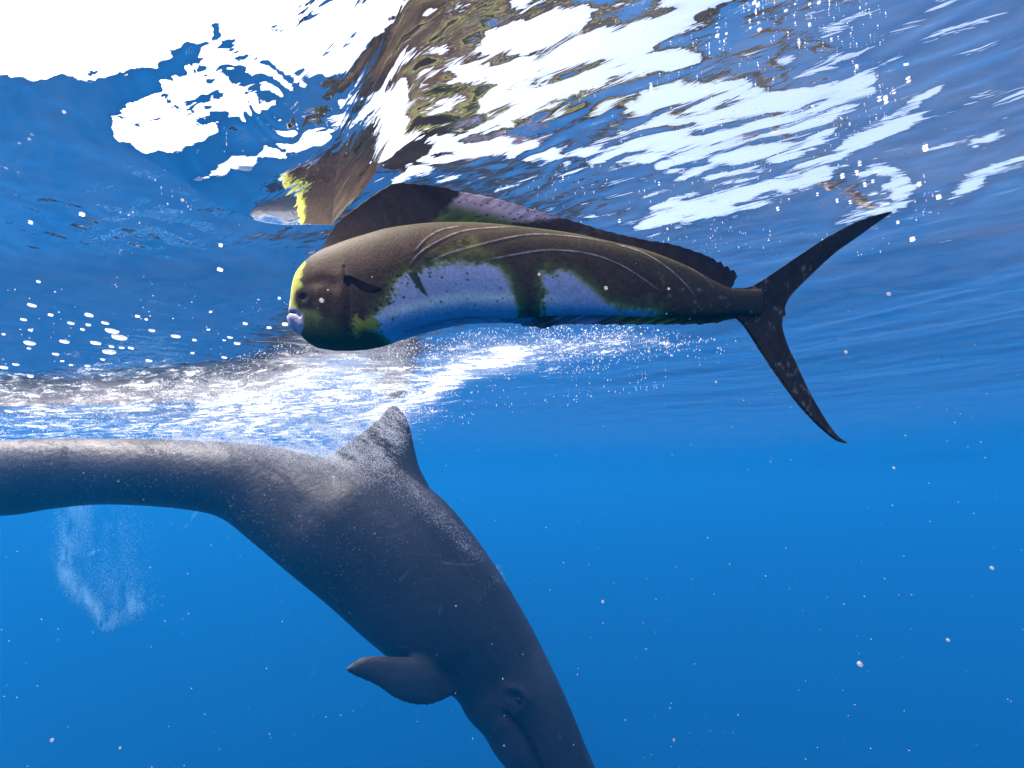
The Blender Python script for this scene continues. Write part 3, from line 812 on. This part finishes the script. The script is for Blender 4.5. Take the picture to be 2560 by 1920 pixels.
    # ---- anal fin
    def ac(x, y, u, q):
        st = fbm((x + y * 2.6) / 9, (y - x * .3) / 40, 71, 3); n1 = fbm(x / 60, y / 40, 72, 2)
        c = np.zeros(x.shape + (3,)) + np.array((.12, .075, .04))
        c = mixc(c, (.75, .40, .06), np.clip(.45 + st * 1.4, 0, 1) * sstep(1500, 1560, x) * sstep(1760, 1660, x))
        c = mixc(c, (.40, .34, .48), np.clip(.5 + st + n1, 0, 1) * sstep(1560, 1490, x) * .9)
        c = mixc(c, (.10, .07, .05), sstep(1320, 1345, x) * sstep(1400, 1370, x) * .8)
        return np.clip(c * (1 + .3 * st)[..., None], 0, 1)
    def jag2(t):
        j = np.zeros((len(t), 2)); j[:, 1] = -4 * ((t * 26) % 1) * (.4 + .6 * np.abs(np.sin(t * 37))) + 1.0 * np.sin(t * 90); j[:, 0] = 7 * ((t * 26) % 1); return j
    plate('anal_fin', [(1236, 792), (1300, 788), (1390, 782), (1480, 782), (1580, 784), (1680, 787), (1770, 788), (1822, 782)],
          [(1262, 806), (1352, 821), (1400, 812), (1480, 812), (1580, 812), (1680, 812), (1770, 810), (1832, 798)], 420, 20, ac, .0022, .0006, .002, fin_m, jag=jag2)
    # ---- pectoral fin on each side
    def pc_(x, y, u, q):
        st = fbm(u * 3, q * 26, 81, 3)
        c = np.zeros(x.shape + (3,)) + np.array((.018, .013, .013)); c = mixc(c, (.035, .022, .024), sstep(.3, .8, u)); return np.clip(c * (1 + .12 * st)[..., None], 0, 1)
    for sg in (-1, 1):
        w_ = .0435
        plate('pectoral_fin', [(860, 695), (868, 688), (885, 693), (920, 708), (954, 722)], [(858, 704), (870, 714), (890, 722), (922, 731), (952, 727)], 60, 24, pc_, .0018, .0006, .0, fin_m, yoff=sg * w_, yoff_tip=0)
    # ---- pelvic fin folded against the belly
    def vc(x, y, u, q):
        c = np.zeros(x.shape + (3,)) + np.array((.45, .40, .55)); return c * (1 + .3 * fbm(x / 20, y / 3, 91, 3))[..., None]
    for sg in (-1, 1):
        plate('pelvic_fin', [(1010, 826), (1060, 816), (1120, 803), (1180, 796), (1240, 800)], [(1012, 834), (1062, 824), (1122, 811), (1185, 804), (1242, 808)], 80, 10, vc, .0018, .0006, 0, fin_m, yoff=sg * .008)
    # ---- eyes
    def glossy(name, colr, ro):
        m, nt, out = new_mat(name); bb = N(nt, 'ShaderNodeBsdfPrincipled', inp={'Base Color': colr + (1,), 'Roughness': ro}); nt.links.new(bb.outputs[0], out.inputs[0]); return m
    iris_m = glossy('dark iris', (.012, .009, .009), .45); pup_m = glossy('black pupil', (.004, .004, .005), .2)
    for sg in (-1, 1):
        Yc = float(fish_Y(782)); p = at_plane(782, 765, Yc); yy = Yc + sg * .0266
        k = yy / Yc
        bm = bmesh.new(); bmesh.ops.create_uvsphere(bm, u_segments=32, v_segments=20, radius=.0082)
        me = bpy.data.meshes.new('eye'); bm.to_mesh(me); bm.free(); me.materials.append(iris_m)
        for pl in me.polygons: pl.use_smooth = True
        e = bpy.data.objects.new('eye', me); e.location = (p[0], yy, p[2]); e.scale = (1.35, .4, 1.35); C.objects.link(e)
        bm = bmesh.new(); bmesh.ops.create_uvsphere(bm, u_segments=28, v_segments=16, radius=.0052)
        me = bpy.data.meshes.new('pupil'); bm.to_mesh(me); bm.free(); me.materials.append(pup_m)
        for pl in me.polygons: pl.use_smooth = True
        q = bpy.data.objects.new('pupil', me); q.location = (p[0], yy + sg * .0026, p[2]); q.scale = (1, .35, 1); C.objects.link(q)
        bpy.context.view_layer.update()
        q.parent = e; q.matrix_parent_inverse = e.matrix_world.inverted()
        e.parent = root; keep_world(e)
    return root
fish = build_fish()

# ================================================================= BUBBLES
def mat_foam(name, col=(.9, .92, .95), tl=.6):
    m, nt, out = new_mat(name)
    d = N(nt, 'ShaderNodeBsdfDiffuse', inp={'Color': col + (1,)}); t = N(nt, 'ShaderNodeBsdfTranslucent', inp={'Color': col + (1,)})
    mx = N(nt, 'ShaderNodeMixShader', inp={0: tl}); nt.links.new(d.outputs[0], mx.inputs[1]); nt.links.new(t.outputs[0], mx.inputs[2]); nt.links.new(mx.outputs[0], out.inputs[0])
    return m
foam_m = mat_foam('white bubble skin')

def glassy_bubbles(m, clear=.55):
    nt = m.node_tree; out = [n for n in nt.nodes if n.type == 'OUTPUT_MATERIAL'][0]; src = out.inputs[0].links[0].from_socket
    tp = N(nt, 'ShaderNodeBsdfTransparent'); lw = N(nt, 'ShaderNodeLayerWeight', inp={0: .3})
    mr = N(nt, 'ShaderNodeMapRange', inp={1: 0, 2: .7, 3: clear, 4: 0}); nt.links.new(lw.outputs['Facing'], mr.inputs[0])
    mm = N(nt, 'ShaderNodeMixShader'); nt.links.new(mr.outputs[0], mm.inputs[0]); nt.links.new(src, mm.inputs[1]); nt.links.new(tp.outputs[0], mm.inputs[2]); nt.links.new(mm.outputs[0], out.inputs[0])
    return m

def octas(P, rad, squash=1.0):
    """one mesh of many tiny eight sided beads"""
    k = len(P)
    base = np.array([(1, 0, 0), (0, 1, 0), (-1, 0, 0), (0, -1, 0), (0, 0, 1), (0, 0, -1)], float)
    V = P[:, None] + base[None] * rad[:, None, None] * np.array([1, 1, squash])
    f = np.array([(0, 1, 4), (1, 2, 4), (2, 3, 4), (3, 0, 4), (1, 0, 5), (2, 1, 5), (3, 2, 5), (0, 3, 5)])
    return V.reshape(-1, 3), (np.arange(k)[:, None, None] * 6 + f[None]).reshape(-1, 3)

def water_level(P):
    return 0.0

def build_bubbles():
    import bmesh
    bm = bmesh.new(); bmesh.ops.create_icosphere(bm, subdivisions=2, radius=1)
    me = bpy.data.meshes.new('surface_bubble'); bm.to_mesh(me); bm.free(); me.materials.append(glassy_bubbles(mat_foam('bubble film')))
    for p in me.polygons: p.use_smooth = True
    z6 = [(775, 905, 2.6), (825, 950, 2.4), (490, 853, 1.3), (615, 798, 1.1), (727, 852, 1.1), (445, 980, 1.4), (662, 990, 1.3), (755, 1050, 2), (950, 806, 1), (1050, 903, 1.1), (1215, 942, 1.5), (385, 1066, 1.2), (605, 1148, 1.4), (205, 990, 1.5), (210, 902, .8), (1253, 878, .7), (1345, 970, 1.1), (1695, 857, 1.3), (1970, 862, 1.2), (1930, 682, .8), (1455, 776, .8), (565, 105, .9), (730, 133, .6), (210, 160, .8), (305, 487, .7), (265, 568, .8), (297, 640, .7), (220, 730, .9), (430, 733, .6), (350, 797, .8), (163, 828, .8), (570, 897, .9), (610, 865, 1), (575, 845, .7), (200, 933, .7), (25, 930, .8), (200, 1028, .8), (110, 1138, 1), (25, 1160, .9), (210, 1220, 1), (215, 1347, 1), (65, 1460, 1.1), (300, 1440, 1.2), (275, 1472, 1.2), (430, 1115, .8), (490, 1143, .8), (770, 1015, .8), (840, 1022, .8), (905, 1025, 1), (1058, 980, .6), (980, 943, .7), (870, 878, .7), (815, 1080, .6), (710, 1104, .8), (1010, 828, .8), (965, 676, .6), (1520, 485, .9), (1525, 317, .8), (1297, 373, .7), (1650, 245, .5), (1645, 267, .5), (1500, 57, .5), (1370, 238, .6), (1550, 970, .8), (1590, 950, .9), (1640, 992, 1.1), (1330, 1060, 1), (1550, 1090, 1), (1250, 1072, .6), (1030, 1112, 1), (850, 1218, .7), (465, 327, .7), (1440, 898, .8), (1750, 880, .7), (1860, 884, .9), (90, 408, .5)]
    pts = [(a * .3617, 500 + b * .3617, k) for a, b, k in z6]
    z5 = [(1400, 15), (1345, 15), (1310, 40), (1210, 112), (1175, 105), (1435, 10), (1190, 10), (1085, 127), (1050, 135), (1060, 185), (1775, 308), (1720, 352), (1690, 388), (1665, 380), (1840, 568), (1815, 702), (1580, 660), (1525, 672), (1590, 625), (830, 700), (465, 680), (680, 840), (1245, 910), (1280, 795), (1790, 910), (1735, 845), (1555, 770), (1610, 705), (1430, 740), (1370, 705), (800, 345), (1505, 765), (1640, 690), (1890, 750), (1725, 800)]
    pts = [p for p in pts if p[2] >= .8]
    pts += [(1100 + a * .66, b * .66, r) for (a, b), r in zip(z5, np.random.default_rng(3).uniform(.35, .8, len(z5)))]
    ORD = ['first', 'second', 'third', 'fourth', 'fifth', 'sixth', 'seventh', 'eighth', 'ninth', 'tenth', 'eleventh', 'twelfth', 'thirteenth', 'fourteenth', 'fifteenth', 'sixteenth']
    bands = [(0, 60, 'along the top edge, right half'), (60, 120, 'in the ripple ring at the upper right'), (120, 400, 'among the white glare patches at the upper right'),
             (400, 500, 'level with the top of the fish back fin'), (500, 560, 'level with the upper tail lobe'), (560, 620, 'level with the top of the fish head'), (620, 760, 'left of the fish forehead'), (760, 800, 'level with the fish eye'), (800, 835, 'level with the fish mouth'),
             (835, 862, 'level with the fish chin'), (862, 885, 'just below chin level'), (885, 905, 'a little above the foam'), (905, 960, 'at the upper rim of the foam'), (960, 1100, 'in the foam above the tail')]
    ORD = ORD + ['seventeenth', 'eighteenth', 'nineteenth', 'twentieth', 'twenty first', 'twenty second', 'twenty third', 'twenty fourth', 'twenty fifth', 'twenty sixth']
    groups = {}
    for q in pts:
        for b in bands:
            if b[0] <= q[1] < b[1]: groups.setdefault(b[2], []).append(q)
    for where, lst in groups.items():
        lst.sort()
        for k, (a, b, sz) in enumerate(lst):
            p = on_surface(a, b, .002)
            rr = np.linalg.norm(p - np.array([0, 0, -DEPTH]))
            o = bpy.data.objects.new('surface_bubble', me); C.objects.link(o)
            w = sz * 5.2 / F * rr * random.uniform(.7, 1.25)
            o.location = p; o.scale = (w, w * random.uniform(.8, 1.3), w * .35)
            o.rotation_euler = (0, 0, random.uniform(-.6, .2))
            adj = 'big' if sz > 1.7 else 'white' if sz > .95 else 'small'
            tag(o, '%s bubble %s, %s from the left' % (adj, where, ORD[min(k, 25)]), 'bubble', 'air bubbles under the water surface')

    # fine froth beads over the torn water, past counting
    rg = np.random.default_rng(12)
    regs = [([(150, 1000), (420, 940), (700, 860), (1000, 860), (1200, 820), (1560, 810), (1800, 850), (1560, 920), (1300, 950), (1120, 1000), (1040, 1060), (900, 1090), (0, 1120), (0, 1040)], 5200),
            ([(990, 1010), (1300, 940), (1700, 880), (1850, 850), (1700, 960), (1300, 1040), (1040, 1080)], 260),
            ([(1300, 180), (1500, 60), (1900, 10), (2230, 20), (2220, 140), (2050, 240), (1500, 300), (1320, 240)], 220),
            ([(1350, 430), (1700, 300), (2200, 190), (2250, 260), (2100, 420), (1900, 560), (2250, 600), (2300, 420), (2380, 560), (2200, 640), (1500, 640), (1300, 500)], 420),
            ([(0, 700), (400, 700), (800, 760), (800, 1000), (0, 1050)], 130),
            ([(300, 450), (800, 250), (1000, 300), (1050, 450), (700, 560), (300, 640)], 90)]
    P = []; Rd = []
    for poly, cnt in regs:
        pa = np.array(poly); lo, hi = pa.min(0), pa.max(0)
        x = rg.uniform(lo[0], hi[0], cnt * 6); y = rg.uniform(lo[1], hi[1], cnt * 6)
        ok = (sdf_poly(x, y, poly) > 0) & (fbm(x / 90, y / 40, 99, 4) + .35 * rg.normal(size=len(x)) > .05)
        for a, b in list(zip(x[ok], y[ok]))[:cnt]:
            p = on_surface(a, b, .001); d = np.linalg.norm(p + np.array([0, 0, DEPTH]))
            P.append(p); Rd.append(d / F * rg.uniform(.5, 1.5) * (1 + (rg.random() < .06) * 1.4))
    V, f = octas(np.array(P), np.array(Rd), .6)
    o = mesh_from('froth', V, f, foam_m, smooth=False); tag(o, kind='stuff')

def build_whale_veil():
    """air streaming off the whale's back in a veil of tiny bubbles"""
    rg = np.random.default_rng(22)
    x, y, _ = project(w_co)
    side = (w_no[:, 1] < .25) | (w_no[:, 2] > .2)
    wgt = np.zeros(len(x))
    n = fbm(x / 26, (y + .35 * x) / 10, 31, 4)
    n2 = fbm(x / 90, y / 60, 37, 3)
    def zone(poly, soft, amt):
        nonlocal wgt
        wgt = np.maximum(wgt, amt * sstep(-soft, soft, sdf_poly(x + 20 * n, y + 12 * n, poly)))
    zone([(380, 1085), (700, 1090), (830, 1150), (980, 1200), (900, 1220), (760, 1180), (600, 1135), (420, 1120)], 30, .8)
    zone([(790, 1130), (880, 1080), (950, 1035), (962, 1070), (950, 1180), (860, 1190)], 18, 1.0)
    zone([(950, 1150), (1010, 1200), (1110, 1290), (1200, 1400), (1160, 1380), (1050, 1290), (960, 1210)], 18, .45)
    zone([(0, 1100), (400, 1090), (500, 1200), (300, 1260), (0, 1200)], 60, .03)
    zone([(300, 1100), (1000, 1150), (1150, 1400), (900, 1500), (500, 1250)], 80, .02)
    zone([(1280, 1370), (1300, 1380), (1200, 1500)], 20, .1)
    wgt = np.clip(wgt * (1 + 1.3 * n + .6 * n2), 0, 2) * side
    i = rg.choice(len(x), 42000, p=wgt / wgt.sum())
    # loose air trailing between the fin and the tail
    cn = 150000
    a = rg.uniform(430, 1040, cn); b = rg.uniform(1000, 1200, cn)
    sd = sdf_poly(a, b, [(420, 1080), (700, 1060), (860, 1030), (960, 1000), (1010, 1000), (990, 1100), (960, 1160), (860, 1160), (780, 1140), (640, 1110), (420, 1105)])
    nn = fbm((a + b * .6) / 60, (b - a * .5) / 12, 71, 4)
    ok = (sstep(-40, 20, sd) * (.45 + 1.3 * nn) > rg.random(cn))
    loose = at_plane(a[ok], b[ok], WY - .22 + rg.normal(size=ok.sum()) * .07); loose = loose[loose[:, 2] < -.005]
    P = w_co[i] + rg.normal(size=(len(i), 3)) * .006 + w_no[i] * np.abs(rg.normal(size=(len(i), 1))) * .012
    P = np.vstack([P, loose])
    V, f = octas(P, rg.uniform(.0005, .0015, len(P)))
    o = mesh_from('bubble_veil', V, f, foam_m, smooth=False); tag(o, kind='stuff')

def build_plume():
    """a cloud of fine air left hanging in the water behind the whale's tail"""
    Y = 3.3; rg = np.random.default_rng(44)
    paths = [([(170, 1180), (186, 1270), (180, 1340), (160, 1410), (190, 1470), (232, 1510), (250, 1550), (262, 1575)], [40, 27, 18, 13, 15, 11, 8, 5], 24000),
             ([(268, 1568), (300, 1540), (345, 1510), (372, 1490)], [9, 15, 17, 12], 3600),
             ([(230, 1180), (250, 1290), (270, 1390), (300, 1470), (330, 1510)], [75, 66, 52, 36, 12], 11000),
             ([(495, 1275), (470, 1310), (440, 1330)], [2, 2, 3], 160), ([(225, 1385), (245, 1375), (262, 1378)], [3, 2, 3], 160)]
    P = []
    for pa, ra, cnt in paths:
        c = catmull([(a, b, r_) for (a, b), r_ in zip(pa, ra)], 200)
        k = rg.integers(0, 200, cnt * 3)
        x = c[k, 0] + rg.normal(size=len(k)) * c[k, 2]; y = c[k, 1] + rg.normal(size=len(k)) * c[k, 2] * .8
        w = .6 + 1.3 * fbm(x / 22, y / 60, 61, 4)
        ok = rg.random(len(k)) < w
        x, y = x[ok][:cnt], y[ok][:cnt]
        P.append(at_plane(x, y, Y + rg.normal(size=len(x)) * .12))
    P = np.vstack(P)
    P = P[P[:, 2] < -.05]
    V, f = octas(P, rg.uniform(.0006, .0013, len(P)))
    o = mesh_from('bubble_plume', V, f, mat_foam('fine air bubbles', (.42, .74, .95), .5), smooth=False); tag(o, kind='stuff')

def build_specks():
    rg = np.random.default_rng(33)
    import bmesh
    m = mat_foam('pale drifting specks', (.75, .66, .62), .5)
    # jelly-like specks let part of what lies behind them through
    nt = m.node_tree; out = [n for n in nt.nodes if n.type == 'OUTPUT_MATERIAL'][0]; src = out.inputs[0].links[0].from_socket
    tp = N(nt, 'ShaderNodeBsdfTransparent'); lw = N(nt, 'ShaderNodeLayerWeight', inp={0: .35}); mm = N(nt, 'ShaderNodeMixShader'); nt.links.new(lw.outputs['Facing'], mm.inputs[0])
    m3 = N(nt, 'ShaderNodeMixShader', inp={0: .5}); nt.links.new(src, m3.inputs[1]); nt.links.new(tp.outputs[0], m3.inputs[2])
    nt.links.new(m3.outputs[0], mm.inputs[1]); nt.links.new(tp.outputs[0], mm.inputs[2]); nt.links.new(mm.outputs[0], out.inputs[0])
    P = []; Rd = []
    known = [(804, 751, 11, .5), (1507, 1504, 6, .9), (833, 1192, 5, 1.1), (820, 725, 4, .55), (930, 692, 3, .6), (1515, 720, 9, .56), (1348, 686, 7, .56), (2222, 735, 9, .9), (2115, 880, 7, .9), (456, 500, 8, .6), (597, 500, 9, .6), (1480, 415, 10, .5), (1010, 960, 3, .8), (130, 1850, 6, .6), (2150, 1660, 10, .5), (2370, 1600, 6, .9), (1685, 1850, 5, .6), (300, 1870, 4, .6), (160, 280, 9, .5), (1672, 722, 6, .56), (1140, 1515, 3, 1.2), (2235, 1170, 5, .8), (1257, 1697, 3, 1.0), (2480, 1420, 7, .7), (1790, 955, 5, .8)]
    for a, b, r_, y in known:
        p = at_plane(a, b, y); P.append(p); Rd.append(.62 * r_ / F * y)
    for _ in range(520):
        a, b, y = rg.uniform(-50, 2600), rg.uniform(300, 1950), rg.uniform(.35, 2.2)
        p = at_plane(a, b, y)
        if p[2] > -.03: continue
        P.append(p); Rd.append(y / F * rg.uniform(.5, 1.5))
    bm = bmesh.new(); bmesh.ops.create_icosphere(bm, subdivisions=2, radius=1)
    bv = np.array([v.co[:] for v in bm.verts]); bf = np.array([[v.index for v in f_.verts] for f_ in bm.faces]); bm.free()
    V = (np.array(P)[:, None] + bv[None] * np.array(Rd)[:, None, None]).reshape(-1, 3)
    f = (bf[None] + np.arange(len(P))[:, None, None] * len(bv)).reshape(-1, 3)
    o = mesh_from('drifting_specks', V, f, m); tag(o, kind='stuff')

build_bubbles()
build_whale_veil()
build_plume()
build_specks()
